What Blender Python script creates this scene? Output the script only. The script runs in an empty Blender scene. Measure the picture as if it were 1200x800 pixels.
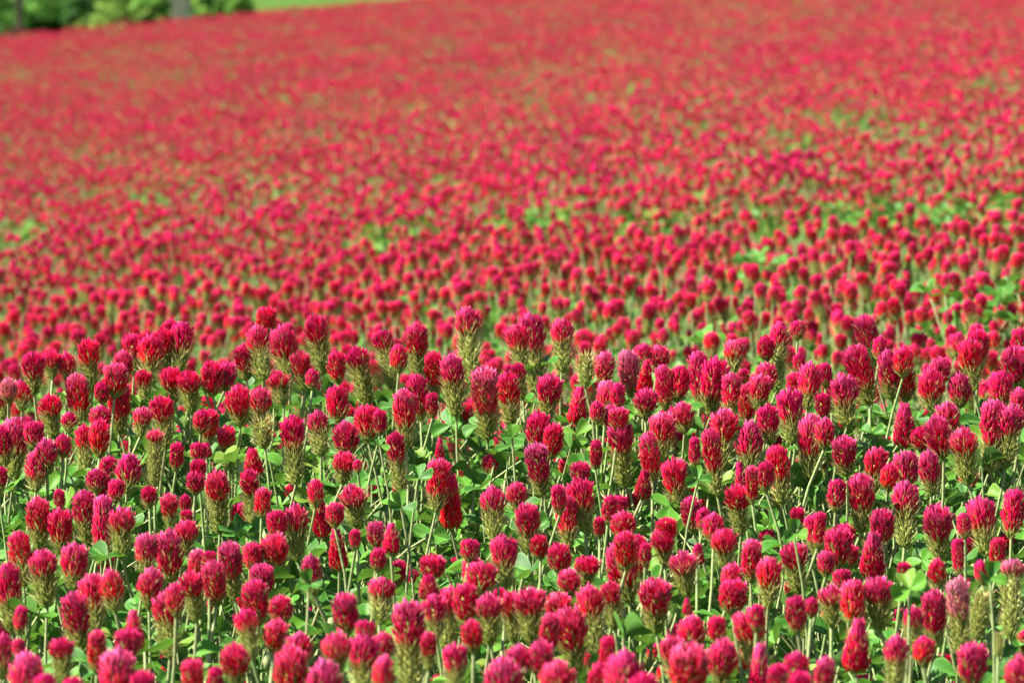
import bpy, math, random
import numpy as np
from mathutils import Vector, Quaternion, Matrix

# ------------------------------------------------------------------ camera, light, exposure
scene = bpy.context.scene
F = 5000.0                 # focal length in photo pixels (1200 px wide photo)
PITCH = 0.10               # camera looks down by this angle (rad)
CAM = Vector((0.0, 0.0, 1.0))
SUN_AZ, SUN_EL = math.radians(-101), math.radians(47)   # azimuth from +Y (view), negative = left
EXPOSURE = 2.2

cd = bpy.data.cameras.new('camera')
cam = bpy.data.objects.new('camera', cd)
scene.collection.objects.link(cam)
cam.location = CAM
cam.rotation_euler = (math.pi/2 - PITCH, 0, 0)
cd.sensor_width = 36.0
cd.lens = F/1200*36.0
cd.clip_start, cd.clip_end = 0.05, 3000
cd.dof.use_dof = True
cd.dof.focus_distance = 4.2
cd.dof.aperture_fstop = 14.5
cd.dof.aperture_blades = 9
scene.camera = cam

sun_dir = Vector((math.sin(SUN_AZ)*math.cos(SUN_EL), math.cos(SUN_AZ)*math.cos(SUN_EL), math.sin(SUN_EL)))
w = bpy.data.worlds.new('World'); scene.world = w; w.use_nodes = True
nt = w.node_tree; nt.nodes.clear()
sky = nt.nodes.new('ShaderNodeTexSky'); sky.sky_type = 'NISHITA'; sky.sun_disc = False
sky.sun_elevation = SUN_EL; sky.sun_rotation = SUN_AZ
bg = nt.nodes.new('ShaderNodeBackground'); bg.inputs['Strength'].default_value = 0.05
wo = nt.nodes.new('ShaderNodeOutputWorld')
nt.links.new(sky.outputs[0], bg.inputs[0]); nt.links.new(bg.outputs[0], wo.inputs[0])

sl = bpy.data.lights.new('sun', 'SUN'); sl.energy = 5.0; sl.angle = math.radians(0.5); sl.color = (1.0, 0.95, 0.87)
so = bpy.data.objects.new('sun', sl); scene.collection.objects.link(so)
so.rotation_euler = sun_dir.to_track_quat('Z', 'Y').to_euler()
so.location = sun_dir*50

scene.view_settings.view_transform = 'Standard'
scene.view_settings.look = 'None'
scene.view_settings.gamma = 1.0
scene.view_settings.use_curve_mapping = False
scene.view_settings.exposure = EXPOSURE
scene.cycles.max_bounces = 4; scene.cycles.diffuse_bounces = 2; scene.cycles.transmission_bounces = 3; scene.cycles.glossy_bounces = 1

rng = np.random.default_rng(7)
R = random.Random(11)
COL = scene.collection

# ------------------------------------------------------------------ helpers
def link(o, parent=None):
    COL.objects.link(o)
    if parent is not None: o.parent = parent
    return o
def tag(o, label=None, cat=None, group=None, kind=None):
    if label: o['label'] = label
    if cat: o['category'] = cat
    if group: o['group'] = group
    if kind: o['kind'] = kind
    return o
class MB:
    """collects faces with a material index and two point attributes (a, b)"""
    def __init__(s): s.v=[]; s.f=[]; s.m=[]; s.a=[]; s.b=[]
    def add(s, verts, faces, mi=0, a=None, b=None):
        o=len(s.v); n=len(verts)
        s.v.extend([tuple(p) for p in verts]); s.f.extend([tuple(i+o for i in q) for q in faces]); s.m.extend([mi]*len(faces))
        s.a.extend(a if a is not None else [0.0]*n); s.b.extend(b if b is not None else [0.0]*n)
    def merge(s, o, M=None, mi=0):
        off=len(s.v)
        vs = o.v if M is None else [tuple(M @ Vector(p)) for p in o.v]
        s.v.extend(vs); s.f.extend([tuple(i+off for i in q) for q in o.f]); s.m.extend([mi+k for k in o.m]); s.a.extend(o.a); s.b.extend(o.b)
    def mesh(s, name, mats, smooth=True):
        me=bpy.data.meshes.new(name); me.from_pydata(s.v,[],s.f)
        for m in mats: me.materials.append(m)
        me.polygons.foreach_set('material_index', s.m)
        me.polygons.foreach_set('use_smooth',[smooth]*len(s.f))
        for nm,d in (('ta',s.a),('tb',s.b)):
            at=me.attributes.new(nm,'FLOAT','POINT'); at.data.foreach_set('value',np.array(d,dtype=np.float32))
        me.update(); return me

# ------------------------------------------------------------------ materials
def newmat(name):
    m=bpy.data.materials.new(name); m.use_nodes=True; m.node_tree.nodes.clear()
    return m, m.node_tree
def N(t, typ, **kw):
    n=t.nodes.new(typ)
    for k,v in kw.items(): setattr(n,k,v)
    return n
def attr(t,name):
    n=N(t,'ShaderNodeAttribute'); n.attribute_name=name; return n.outputs['Fac']
def ramp(t, fac, stops):
    r=N(t,'ShaderNodeValToRGB'); e=r.color_ramp.elements
    while len(e)<len(stops): e.new(0.5)
    for i,(p,c) in enumerate(stops): e[i].position=p; e[i].color=(*c,1)
    t.links.new(fac,r.inputs[0]); return r.outputs[0]
def mix(t, fac, a, b, mode='MIX'):
    n=N(t,'ShaderNodeMix',data_type='RGBA',blend_type=mode)
    for sock,val in ((n.inputs[0],fac),(n.inputs[6],a),(n.inputs[7],b)):
        if isinstance(val,(int,float)): sock.default_value=val
        elif isinstance(val,tuple): sock.default_value=(*val,1)
        else: t.links.new(val,sock)
    return n.outputs[2]
def math_(t,op,a,b=None,clamp=False):
    n=N(t,'ShaderNodeMath',operation=op,use_clamp=clamp)
    for s,v in ((n.inputs[0],a),(n.inputs[1],b)):
        if v is None: continue
        if isinstance(v,(int,float)): s.default_value=v
        else: t.links.new(v,s)
    return n.outputs[0]
def leafy(t, color, rough=0.5, trans=0.3, spec=0.4, tcol=None):
    p=N(t,'ShaderNodeBsdfPrincipled'); t.links.new(color,p.inputs['Base Color'])
    p.inputs['Roughness'].default_value=rough; p.inputs['Specular IOR Level'].default_value=spec
    tr=N(t,'ShaderNodeBsdfTranslucent'); t.links.new(tcol if tcol is not None else color,tr.inputs[0])
    mx=N(t,'ShaderNodeMixShader'); mx.inputs[0].default_value=trans
    t.links.new(p.outputs[0],mx.inputs[1]); t.links.new(tr.outputs[0],mx.inputs[2])
    o=N(t,'ShaderNodeOutputMaterial'); t.links.new(mx.outputs[0],o.inputs[0])
    return p
def noise(t, scale, detail=2, coord=None, rough=0.5):
    n=N(t,'ShaderNodeTexNoise'); n.inputs['Scale'].default_value=scale; n.inputs['Detail'].default_value=detail; n.inputs['Roughness'].default_value=rough
    if coord is not None: t.links.new(coord,n.inputs['Vector'])
    return n.outputs[0]

# petals: ta = along the floret (0 base .. 1 tip), tb = up the head (0 low .. 1 top); object colour: 1 - r = paleness, 1 - g = darkness (plain white = neither)
M_PETAL,t = newmat('crimson_petal')
oi=N(t,'ShaderNodeObjectInfo'); sep=N(t,'ShaderNodeSeparateColor'); t.links.new(oi.outputs['Color'],sep.inputs[0])
PALE=math_(t,'SUBTRACT',1.0,sep.outputs[0],True); DARK=math_(t,'SUBTRACT',1.0,sep.outputs[1],True)
ta,tb=attr(t,'ta'),attr(t,'tb')
c1=ramp(t,ta,[(0.0,(0.47,0.026,0.014)),(0.30,(0.54,0.0016,0.011)),(0.70,(0.63,0.0020,0.026)),(1.0,(0.72,0.010,0.105))])
topf=math_(t,'MULTIPLY',math_(t,'POWER',tb,3.5),math_(t,'POWER',ta,1.8))
c2=mix(t,math_(t,'MULTIPLY',topf,0.7),c1,(0.73,0.055,0.25))
tipf=math_(t,'MULTIPLY',math_(t,'POWER',tb,3.0),math_(t,'POWER',ta,1.8))
old=math_(t,'MULTIPLY',math_(t,'SUBTRACT',PALE,0.7,True),3.0,True)          # really faded heads are pale all over
c3a=mix(t,math_(t,'MULTIPLY',math_(t,'MULTIPLY',PALE,tipf),1.0,True),c2,(0.78,0.22,0.44))
c3=mix(t,math_(t,'MULTIPLY',old,0.62),c3a,(0.66,0.29,0.29))
c4=mix(t,math_(t,'MULTIPLY',DARK,0.75),c3,(0.13,0.006,0.016))
hs=N(t,'ShaderNodeHueSaturation'); t.links.new(c4,hs.inputs['Color'])
t.links.new(math_(t,'ADD',math_(t,'MULTIPLY',oi.outputs['Random'],0.012),0.495),hs.inputs['Hue'])
t.links.new(math_(t,'ADD',math_(t,'MULTIPLY',oi.outputs['Random'],0.25),0.85),hs.inputs['Value'])
leafy(t,hs.outputs[0],rough=0.45,trans=0.12,spec=0.06)

# calyx: green yellow, pinkish brown teeth; ta along tooth, tb random tone
M_CALYX,t = newmat('hairy_calyx')
ta,tb=attr(t,'ta'),attr(t,'tb')
c1=ramp(t,ta,[(0.0,(0.20,0.30,0.055)),(0.40,(0.34,0.38,0.085)),(0.75,(0.55,0.44,0.18)),(1.0,(0.72,0.56,0.36))])
c2=mix(t,math_(t,'MULTIPLY',tb,0.75),c1,(0.24,0.050,0.030))
leafy(t,c2,rough=0.5,trans=0.28,spec=0.4)

M_STEM,t = newmat('hairy_stem')
oi=N(t,'ShaderNodeObjectInfo'); tc=N(t,'ShaderNodeTexCoord')
c1=ramp(t,noise(t,90,3,tc.outputs['Object']),[(0.3,(0.13,0.20,0.055)),(0.7,(0.27,0.33,0.13))])
c2=mix(t,math_(t,'MULTIPLY',oi.outputs['Random'],0.4),c1,(0.22,0.17,0.09))
leafy(t,c2,rough=0.6,trans=0.12,spec=0.3)

M_LEAF,t = newmat('clover_leaf')
oi=N(t,'ShaderNodeObjectInfo'); geo=N(t,'ShaderNodeNewGeometry'); tc=N(t,'ShaderNodeTexCoord')
ta,tb=attr(t,'ta'),attr(t,'tb')            # ta 0 at midrib .. 1 at rim, tb along
g0=ramp(t,oi.outputs['Random'],[(0.0,(0.014,0.060,0.006)),(0.5,(0.032,0.128,0.009)),(0.9,(0.080,0.205,0.014)),(1.0,(0.16,0.20,0.03))])
g1=mix(t,math_(t,'MULTIPLY',noise(t,160,3,tc.outputs['Object']),0.45),g0,(0.035,0.115,0.018))
g2=mix(t,math_(t,'POWER',math_(t,'SUBTRACT',1.0,ta,True),9.0),g1,(0.11,0.22,0.045))
g3=mix(t,math_(t,'MULTIPLY',math_(t,'POWER',ta,14.0),0.7),g2,(0.16,0.28,0.07))
g4=mix(t,geo.outputs['Backfacing'],g3,mix(t,0.5,g3,(0.10,0.20,0.05)))
leafy(t,g4,rough=0.5,trans=0.22,spec=0.14,tcol=mix(t,0.5,g4,(0.16,0.34,0.02)))

M_SOIL,t = newmat('field_soil')
tc=N(t,'ShaderNodeTexCoord')
n1=noise(t,3.0,6,tc.outputs['Object'],0.65); n2=noise(t,40,4,tc.outputs['Object'])
c1=ramp(t,n1,[(0.3,(0.030,0.050,0.014)),(0.5,(0.050,0.085,0.022)),(0.7,(0.075,0.060,0.035))])
c2=mix(t,math_(t,'MULTIPLY',n2,0.5),c1,(0.030,0.024,0.015))
p=N(t,'ShaderNodeBsdfPrincipled'); t.links.new(c2,p.inputs['Base Color']); p.inputs['Roughness'].default_value=0.9
bp=N(t,'ShaderNodeBump'); bp.inputs['Strength'].default_value=0.6; bp.inputs['Distance'].default_value=0.02; t.links.new(n2,bp.inputs['Height']); t.links.new(bp.outputs[0],p.inputs['Normal'])
o=N(t,'ShaderNodeOutputMaterial'); t.links.new(p.outputs[0],o.inputs[0])

M_MEADOW,t = newmat('meadow_grass')
tc=N(t,'ShaderNodeTexCoord')
n1=noise(t,0.35,6,tc.outputs['Object'],0.65)
c1=ramp(t,n1,[(0.25,(0.030,0.066,0.014)),(0.5,(0.044,0.088,0.018)),(0.75,(0.070,0.105,0.030))])
p=N(t,'ShaderNodeBsdfPrincipled'); t.links.new(c1,p.inputs['Base Color']); p.inputs['Roughness'].default_value=1.0; p.inputs['Specular IOR Level'].default_value=0.0
o=N(t,'ShaderNodeOutputMaterial'); t.links.new(p.outputs[0],o.inputs[0])

def tree_leaf(name, a, b, c):
    m,t=newmat(name); ta=attr(t,'ta')
    col=ramp(t,ta,[(0.0,a),(0.5,b),(1.0,c)])
    leafy(t,col,rough=0.6,trans=0.35,spec=0.08); return m
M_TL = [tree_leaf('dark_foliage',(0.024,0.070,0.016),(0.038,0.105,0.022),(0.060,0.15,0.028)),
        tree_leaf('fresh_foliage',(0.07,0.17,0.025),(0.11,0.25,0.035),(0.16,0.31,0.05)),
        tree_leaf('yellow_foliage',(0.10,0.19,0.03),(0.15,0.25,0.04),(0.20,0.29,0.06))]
M_BARK,t=newmat('pale_bark'); tc=N(t,'ShaderNodeTexCoord')
c1=ramp(t,noise(t,5,5,tc.outputs['Object']),[(0.3,(0.40,0.31,0.22)),(0.7,(0.54,0.43,0.32))])
p=N(t,'ShaderNodeBsdfPrincipled'); t.links.new(c1,p.inputs['Base Color']); p.inputs['Roughness'].default_value=0.85
o=N(t,'ShaderNodeOutputMaterial'); t.links.new(p.outputs[0],o.inputs[0])
M_BARKD,t=newmat('dark_bark'); tc=N(t,'ShaderNodeTexCoord')
c1=ramp(t,noise(t,5,5,tc.outputs['Object']),[(0.3,(0.06,0.045,0.03)),(0.7,(0.14,0.11,0.08))])
p=N(t,'ShaderNodeBsdfPrincipled'); t.links.new(c1,p.inputs['Base Color']); p.inputs['Roughness'].default_value=0.9
o=N(t,'ShaderNodeOutputMaterial'); t.links.new(p.outputs[0],o.inputs[0])

# ------------------------------------------------------------------ terrain: height of the flower tops, then the ground 0.34 m below
CP, SP = math.cos(PITCH), math.sin(PITCH)
PLANT = 0.34
FG_ROW = [(1000,2.2),(900,2.5),(800,2.9),(700,3.4),(600,3.85),(500,4.25),(420,4.55),(370,4.75)]      # photo row -> depth of flower tops, near bank
prof=[]
for r_,d_ in FG_ROW: prof.append((d_, (400-r_)/F*d_))
FAR=[(5.15,-0.09),(5.8,-0.10),(6.5,-0.03),(8.0,0.074),(10.8,0.207),(13.8,0.405),(17.5,0.630),(23.0,1.07),(29.0,1.566),(36.0,2.19),(46.0,3.12),(58.0,4.43),(72.0,5.90)]
prof+=FAR
PY=[d*CP+c*SP for d,c in prof]; PZ=[CAM.z-d*SP+c*CP for d,c in prof]
z_ridge=PZ[-1]
PY=[-6.0,0.0,1.2]+PY+[75,80,88,100,128,180,320,900]
PZ=[PZ[0]+0.03,PZ[0]+0.02,PZ[0]+0.01]+PZ+[z_ridge+0.03,z_ridge-0.3,z_ridge-1.2,z_ridge-2.4,z_ridge-3.0,z_ridge-2.4,z_ridge+2.0,z_ridge+12]
_yy=np.concatenate([np.linspace(-6,8,700),np.geomspace(8,900,900)[1:]])
_zz=np.interp(_yy,PY,PZ)
def _smooth(y,z):
    out=np.empty_like(z)
    for i in range(len(y)):
        h=0.05*max(1.0,abs(y[i]))*(0.5 if y[i]<9 else 1.2)+0.08
        ys=np.linspace(y[i]-h,y[i]+h,15); wg=1-np.abs(np.linspace(-1,1,15))*0.95
        out[i]=(np.interp(ys,y,z)*wg).sum()/wg.sum()
    return out
_zz=_smooth(_yy,_zz)
def sstep(a,b,x):
    t=np.clip((x-a)/(b-a),0,1); return t*t*(3-2*t)
def top_z(x,y):
    x=np.asarray(x,dtype=float); y=np.asarray(y,dtype=float)
    tilt=0.093*sstep(4.6,6.2,y)*(1-sstep(82,140,y))
    xc=np.clip(x,-30,30)
    z=np.interp(y,_yy,_zz)+tilt*xc
    z=z-0.05*np.clip(np.abs(x)-0.05,0,0.7)**2*(1-sstep(4.8,6,y))*1.0      # near bank is a little lower at its sides
    z=z+0.012*sstep(6,10,y)*(np.sin(x*1.7+y*0.8)+np.sin(x*0.6-y*1.3+1))
    return z
def ground_z(x,y): return top_z(x,y)-PLANT
def ray(px,py): return Vector(((px-600)/F, CP+(400-py)/F*SP, -SP+(400-py)/F*CP))
def pix(px,py,D): return CAM+ray(px,py)*D
def far_hit(px,py):
    d=ray(px,py); last=None
    for D in np.geomspace(6.0,90,800):
        p=CAM+d*D
        if p.z<float(top_z(p.x,p.y)): return p
    return None

ys=np.concatenate([np.linspace(-5,7,90),np.geomspace(7,74,90)[1:]])
def sheet(name, ys, wide, nx, mat, dz=0.0):
    xs=np.linspace(-1,1,nx); xs=np.sign(xs)*np.abs(xs)**1.6
    V=[];Fc=[]
    for y in ys:
        hw=wide(y); X=xs*hw; Z=ground_z(X,np.full(nx,y))+dz
        V+= [(X[i],y,Z[i]) for i in range(nx)]
    for j in range(len(ys)-1):
        for i in range(nx-1):
            a=j*nx+i; Fc.append((a,a+1,a+1+nx,a+nx))
    me=bpy.data.meshes.new(name); me.from_pydata(V,[],Fc); me.materials.append(mat)
    me.polygons.foreach_set('use_smooth',[True]*len(Fc)); me.update()
    o=link(bpy.data.objects.new(name,me)); o['kind']='structure'; return o
ground=sheet('field_ground', ys, lambda y: 12+1.2*max(y,0), 81, M_SOIL); tag(ground,'brown green soil of the clover field')
meadow=sheet('meadow', np.geomspace(74,900,80), lambda y: 12+1.2*y, 81, M_MEADOW); tag(meadow,'bright green grass meadow beyond the red field')

# ------------------------------------------------------------------ plant pieces
W0=0.022
def floret(mb, base, az, ang, ln, wd, tb, curl=0.5, rr=R, mi=0, segs=3):
    """a folded pointed petal leaving the axis at azimuth az, ang from vertical, bending upright"""
    ca,sa=math.cos(az),math.sin(az)
    side=Vector((-sa,ca,0)); p=Vector(base); V=[];A=[];B=[]
    ws=[0.35,0.85,1.0,0.30] if segs==3 else [0.45,1.0,0.35]
    a=ang; tw=rr.uniform(-0.25,0.25)
    for k in range(segs+1):
        d=Vector((ca*math.sin(a),sa*math.sin(a),math.cos(a)))
        nrm=Vector((ca*math.cos(a),sa*math.cos(a),-math.sin(a)))
        hw=wd*ws[k]*0.5; s2=side*math.cos(tw)+nrm*math.sin(tw)
        V+=[p-s2*hw-nrm*hw*0.35, p+nrm*hw*0.55, p+s2*hw-nrm*hw*0.35]
        A+=[k/segs if segs==3 else (0.12,0.76,1.0)[k]]*3; B+=[tb]*3
        p=p+d*(ln/segs); a=a-curl*ang/segs
    Fc=[]
    for k in range(segs):
        o=k*3; Fc+=[(o,o+1,o+4,o+3),(o+1,o+2,o+5,o+4)]
    mb.add(V,Fc,mi,A,B)
def bristle(mb, base, d, ln, wd, tone, mi=0, bend=0.0):
    d=d.normalized(); s=d.cross(Vector((R.uniform(-1,1),R.uniform(-1,1),R.uniform(-1,1))))
    if s.length<1e-4: s=Vector((1,0,0))
    s=s.normalized()*wd*0.5; b=Vector(base); m=b+d*ln*0.55; tip=b+d*ln+Vector((0,0,bend*ln))
    mb.add([b-s,b+s,m+s*0.7,m-s*0.7,tip],[(0,1,2,3),(3,2,4)],mi,[0.2,0.2,0.6,0.6,1.0],[tone]*5)
def calyx_cup(mb, base, az, ang, ln, wd, tone, teeth=4, mi=0):
    ca,sa=math.cos(az),math.sin(az)
    d=Vector((ca*math.sin(ang),sa*math.sin(ang),math.cos(ang))); side=Vector((-sa,ca,0)); nrm=Vector((ca*math.cos(ang),sa*math.cos(ang),-math.sin(ang)))
    b=Vector(base); V=[];A=[]
    for k,(s,r_) in enumerate(((0,0.35),(0.5,1.0),(1.0,0.7))):
        for q in range(4):
            th=q*math.pi/2+0.78; V.append(b+d*ln*0.5*s+(side*math.cos(th)+nrm*math.sin(th))*wd*0.5*r_); A.append(s*0.4)
    Fc=[(k*4+q,k*4+(q+1)%4,k*4+4+(q+1)%4,k*4+4+q) for k in range(2) for q in range(4)]
    mb.add(V,Fc,mi,A,[tone]*12)
    e=b+d*ln*0.45
    for q in range(teeth):
        th=q*2*math.pi/teeth+R.uniform(-.4,.4); dd=d+(side*math.cos(th)+nrm*math.sin(th))*R.uniform(0.20,0.45)
        bristle(mb,e+(side*math.cos(th)+nrm*math.sin(th))*wd*0.3,dd,ln*R.uniform(0.6,0.9),0.00052,tone*R.uniform(0.3,1.0),mi,0.12)

def core(mb, L, r0, r1, mi, tone=0.0, a=0.1):
    V=[];n=6
    prof=[(0,0.25*r0),(0.25,r0),(0.6,r0),(0.9,r1),(0.98,r1*0.3)]
    for h,r_ in prof:
        for q in range(n): V.append((math.cos(q*2*math.pi/n)*r_,math.sin(q*2*math.pi/n)*r_,h*L))
    Fc=[(k*n+q,k*n+(q+1)%n,(k+1)*n+(q+1)%n,(k+1)*n+q) for k in range(len(prof)-1) for q in range(n)]
    mb.add(V,Fc,mi,[a]*len(V),[tone]*len(V))

def make_head(rf, asp, style, seed, lod=0):
    """returns (petal MB, calyx MB); head of width W0, length asp*W0, red over the upper part rf"""
    global R
    keep=R; R=random.Random(seed)
    W=W0; L=asp*W; mp=MB(); mc=MB()
    fl = 0.0090 if lod==0 else 0.0105
    fw = 0.0025 if lod==0 else 0.0058
    z0=(1-rf)*L; egg=R.choice([0.0,0.35,0.7,1.0])
    if style=='spent': z0=L+1
    # petals
    if z0<L:
        top=L-fl*0.86
        red=max(L-z0,0.006)
        kq=1.0 if lod==0 else 0.25
        lo=min(z0+0.001,top-0.003); nd=int(78*kq); ns=int((10+max(0,top-lo)/0.0011*5.2)*kq)
        n=nd+ns
        for i in range(n):
            az=i*2.399963+R.uniform(-.25,.25)
            if i<ns:
                v=(i+0.5)/ns; zb=lo+(top-fl*0.30-lo)*v
            else: v=1.0; zb=top
            if style=='cone':
                v=(i+0.5)/n; zb=lo+(top-lo)*v**0.95
                ang=math.radians(42-30*v+R.uniform(-9,9)); rb=W*(0.25-0.17*v**1.5); ln=fl*R.uniform(.85,1.12)*(1.05-0.15*v); curl=0.75
            elif i<ns:
                taper=1-0.22*max(0,0.35-v)/0.35
                ang=math.radians((44-6*v)*taper+R.uniform(-10,10)); rb=W*(0.22+0.02*v-0.075*egg*v*v)*taper; ln=fl*R.uniform(0.82,1.15); curl=0.58+0.15*egg*v
            else:
                q_=math.sqrt(R.random()); rb=W*(0.235-0.085*egg)*q_; ang=math.radians((42-8*egg)*q_+R.uniform(-9,9)); zb=top-fl*(0.02+(0.45+0.1*egg)*q_*q_)+R.uniform(-.0012,.0012); ln=fl*R.uniform(0.86,1.14); curl=0.58
            floret(mp,(math.cos(az)*rb,math.sin(az)*rb,zb),az,ang,ln,fw*R.uniform(0.8,1.15),min(1,max(0,(zb+ln*0.8-z0)/max(L-z0,1e-4))),curl,R,0,3 if lod==0 else 2)
        # pale hairs of the calyces showing between petals
        if lod==0:
            for i in range(int(n*0.55)):
                zb=lo+(top-lo)*R.random()*0.85; az=R.uniform(0,6.283); ang=math.radians(R.uniform(30,50)); rb=W*0.24
                bristle(mc,(math.cos(az)*rb,math.sin(az)*rb,zb),Vector((math.cos(az)*math.sin(ang),math.sin(az)*math.sin(ang),math.cos(ang))),0.0085*R.uniform(.8,1.2),0.00055,R.uniform(0.1,0.8),0)
    # calyx zone
    hi=min(z0+0.004,L-0.005)
    n=int((10+hi/0.0011*2.1)*(1.0 if lod==0 else 0.35))
    for i in range(n):
        u=(i+0.5)/n; zb=0.0005+(hi-0.0005)*u; az=i*2.399963+R.uniform(-.25,.25)
        base_t=min(1,zb/(0.012)); ang=math.radians(44-8*base_t+R.uniform(-8,8)); rb=W*(0.05+0.135*base_t)
        if style=='spent': rb*=1-0.5*max(0,(zb/L-0.6)/0.4)
        near=max(0,1-abs(zb-hi)/0.012)
        tone=min(1,0.10*R.random()+0.75*near*R.random()+(0.30*R.random() if u>0.5 else 0))
        calyx_cup(mc,(math.cos(az)*rb,math.sin(az)*rb,zb),az,ang,0.0092*R.uniform(.85,1.15),0.0027 if lod==0 else 0.0042,tone,4 if lod==0 else 2)
    core(mc,L*0.90,W*0.17,W*0.08,0,0.25,0.1)
    R=keep
    return mp,mc

def tube(mb, pts, rad, n=5, mi=0):
    V=[]
    for k,p in enumerate(pts):
        p=Vector(p); q=Vector(pts[min(k+1,len(pts)-1)])-Vector(pts[max(k-1,0)])
        q=q.normalized(); s=q.cross(Vector((0.31,0.95,0.05))).normalized(); u=q.cross(s)
        for j in range(n):
            th=j*2*math.pi/n; V.append(p+(s*math.cos(th)+u*math.sin(th))*rad[k])
    Fc=[(k*n+j,k*n+(j+1)%n,(k+1)*n+(j+1)%n,(k+1)*n+j) for k in range(len(pts)-1) for j in range(n)]
    mb.add(V,Fc,mi)
def make_stem(seed):
    r_=random.Random(seed); mb=MB(); pts=[];rad=[]
    bx,by=r_.uniform(-.022,.022),r_.uniform(-.022,.022); cx,cy=r_.uniform(-.012,.012),r_.uniform(-.012,.012)
    for k in range(9):
        s=k/8; q=math.sin(math.pi*s); w_=math.sin(2*math.pi*s)
        pts.append((bx*q+cx*w_,by*q+cy*w_,s)); rad.append(0.0017*(1.15-0.35*s))
    tube(mb,pts,rad,6); return mb
def make_leaflet(seed, ln=0.0185, wd=0.0165):
    """obovate leaflet along +Y, notched tip, folded along the midrib"""
    r_=random.Random(seed); mb=MB()
    fold=r_.uniform(0.15,0.85); bend=r_.uniform(-0.45,0.40); wob=r_.uniform(-.12,.12)
    S=[0,0.18,0.42,0.66,0.86,1.0]; Wd=[0.06,0.42,0.80,1.0,0.90,0.42]
    V=[];A=[];B=[]
    for k,s in enumerate(S):
        y=ln*s
        for q in (-1,-0.5,0,0.5,1):
            x=q*Wd[k]*wd*0.5
            yy=y-(ln*0.07*(1-abs(q)) if k==5 else 0)+ (0 if k<5 else -ln*0.05*abs(q))
            z=abs(x)*fold*1.0 + bend*ln*(s*s) + wob*x*s*3 + r_.uniform(-1,1)*0.0004
            V.append((x,yy,z)); A.append(abs(q) if k<5 else max(abs(q),0.97)); B.append(s)
    Fc=[(k*5+j,k*5+j+1,k*5+6+j,k*5+5+j) for k in range(5) for j in range(4)]
    mb.add(V,Fc,0,A,B); return mb
def make_petiole(seed):
    r_=random.Random(seed); mb=MB(); b=r_.uniform(-.008,.008)
    pts=[(b*math.sin(math.pi*s),0.012*s*s,0.07*s) for s in (0,.3,.6,.85,1)]
    tube(mb,pts,[0.0012,0.0011,0.0010,0.0009,0.0009],4)
    return mb
PET_TIP=Vector((0,0.012,0.07))
LEAFLETS=[make_leaflet(100+i) for i in range(8)]
PETIOLES=[make_petiole(200+i) for i in range(4)]
STEMS=[make_stem(300+i) for i in range(10)]
LEAFLET_ME=[m.mesh('leaflet',[M_LEAF]) for m in LEAFLETS]
PETIOLE_ME=[m.mesh('petiole',[M_STEM]) for m in PETIOLES]
STEM_ME=[m.mesh('stem',[M_STEM]) for m in STEMS]
def leaflet_mats(r_):
    out=[]; roll=r_.uniform(-0.5,0.5); pt=r_.uniform(-0.25,0.55)
    for a in (0,2.05,-2.05):
        M=Matrix.Translation(PET_TIP) @ Matrix.Rotation(roll,4,'Y') @ Matrix.Rotation(a+r_.uniform(-.15,.15),4,'Z') @ Matrix.Rotation(pt+r_.uniform(-.2,.2),4,'X') @ Matrix.Diagonal((*(3*[r_.uniform(.85,1.1)]),1))
        out.append((r_.randrange(8),M))
    return out
def leaf_mb(seed):
    r_=random.Random(seed); mb=MB(); mb.merge(PETIOLES[seed%4],None,0)
    for i,M in leaflet_mats(r_): mb.merge(LEAFLETS[i],M,1)
    return mb
LEAF_MB=[leaf_mb(400+i) for i in range(8)]

# stipule sheath with a closed bud on the stem
def make_bud():
    mb=MB(); V=[];n=8
    pr=[(0,.0014),(.004,.0035),(.009,.0048),(.014,.0036),(.018,.0014),(.0195,.0003)]
    for h,r_ in pr:
        for q in range(n): V.append((math.cos(q*6.2832/n)*r_*(1+.12*(q%2)),math.sin(q*6.2832/n)*r_*(1+.12*(q%2)),h))
    Fc=[(k*n+q,k*n+(q+1)%n,(k+1)*n+(q+1)%n,(k+1)*n+q) for k in range(len(pr)-1) for q in range(n)]
    mb.add(V,Fc,0,[0.25]*len(V),[0.0]*len(V)); return mb
BUD=make_bud()
M_BUD,t=newmat('pale_sheath'); tc=N(t,'ShaderNodeTexCoord')
leafy(t,ramp(t,noise(t,200,3,tc.outputs['Object']),[(0.3,(0.20,0.28,0.09)),(0.7,(0.36,0.40,0.19))]),rough=0.55,trans=0.25)
BUD_ME=BUD.mesh('sheath',[M_BUD])

# head library
RFS=[1.0,0.9,0.78,0.66,0.52,0.38,0.22]; ASPS=[1.35,1.75,2.25,2.9]
LIB={}
sd=1000
for rf in RFS:
    for asp in ASPS:
        for v in range(2):
            style='cone' if rf==1.0 else 'dome'
            mp,mc=make_head(rf,asp,style,sd); sd+=1
            LIB[(rf,asp,v)]=(mp.mesh('florets',[M_PETAL]),mc.mesh('calyx',[M_CALYX]))
for asp in ASPS:
    for v in range(2):
        mp,mc=make_head(0.0,asp,'spent',sd); sd+=1
        LIB[(0.0,asp,v)]=(None,mc.mesh('calyx',[M_CALYX]))

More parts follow.
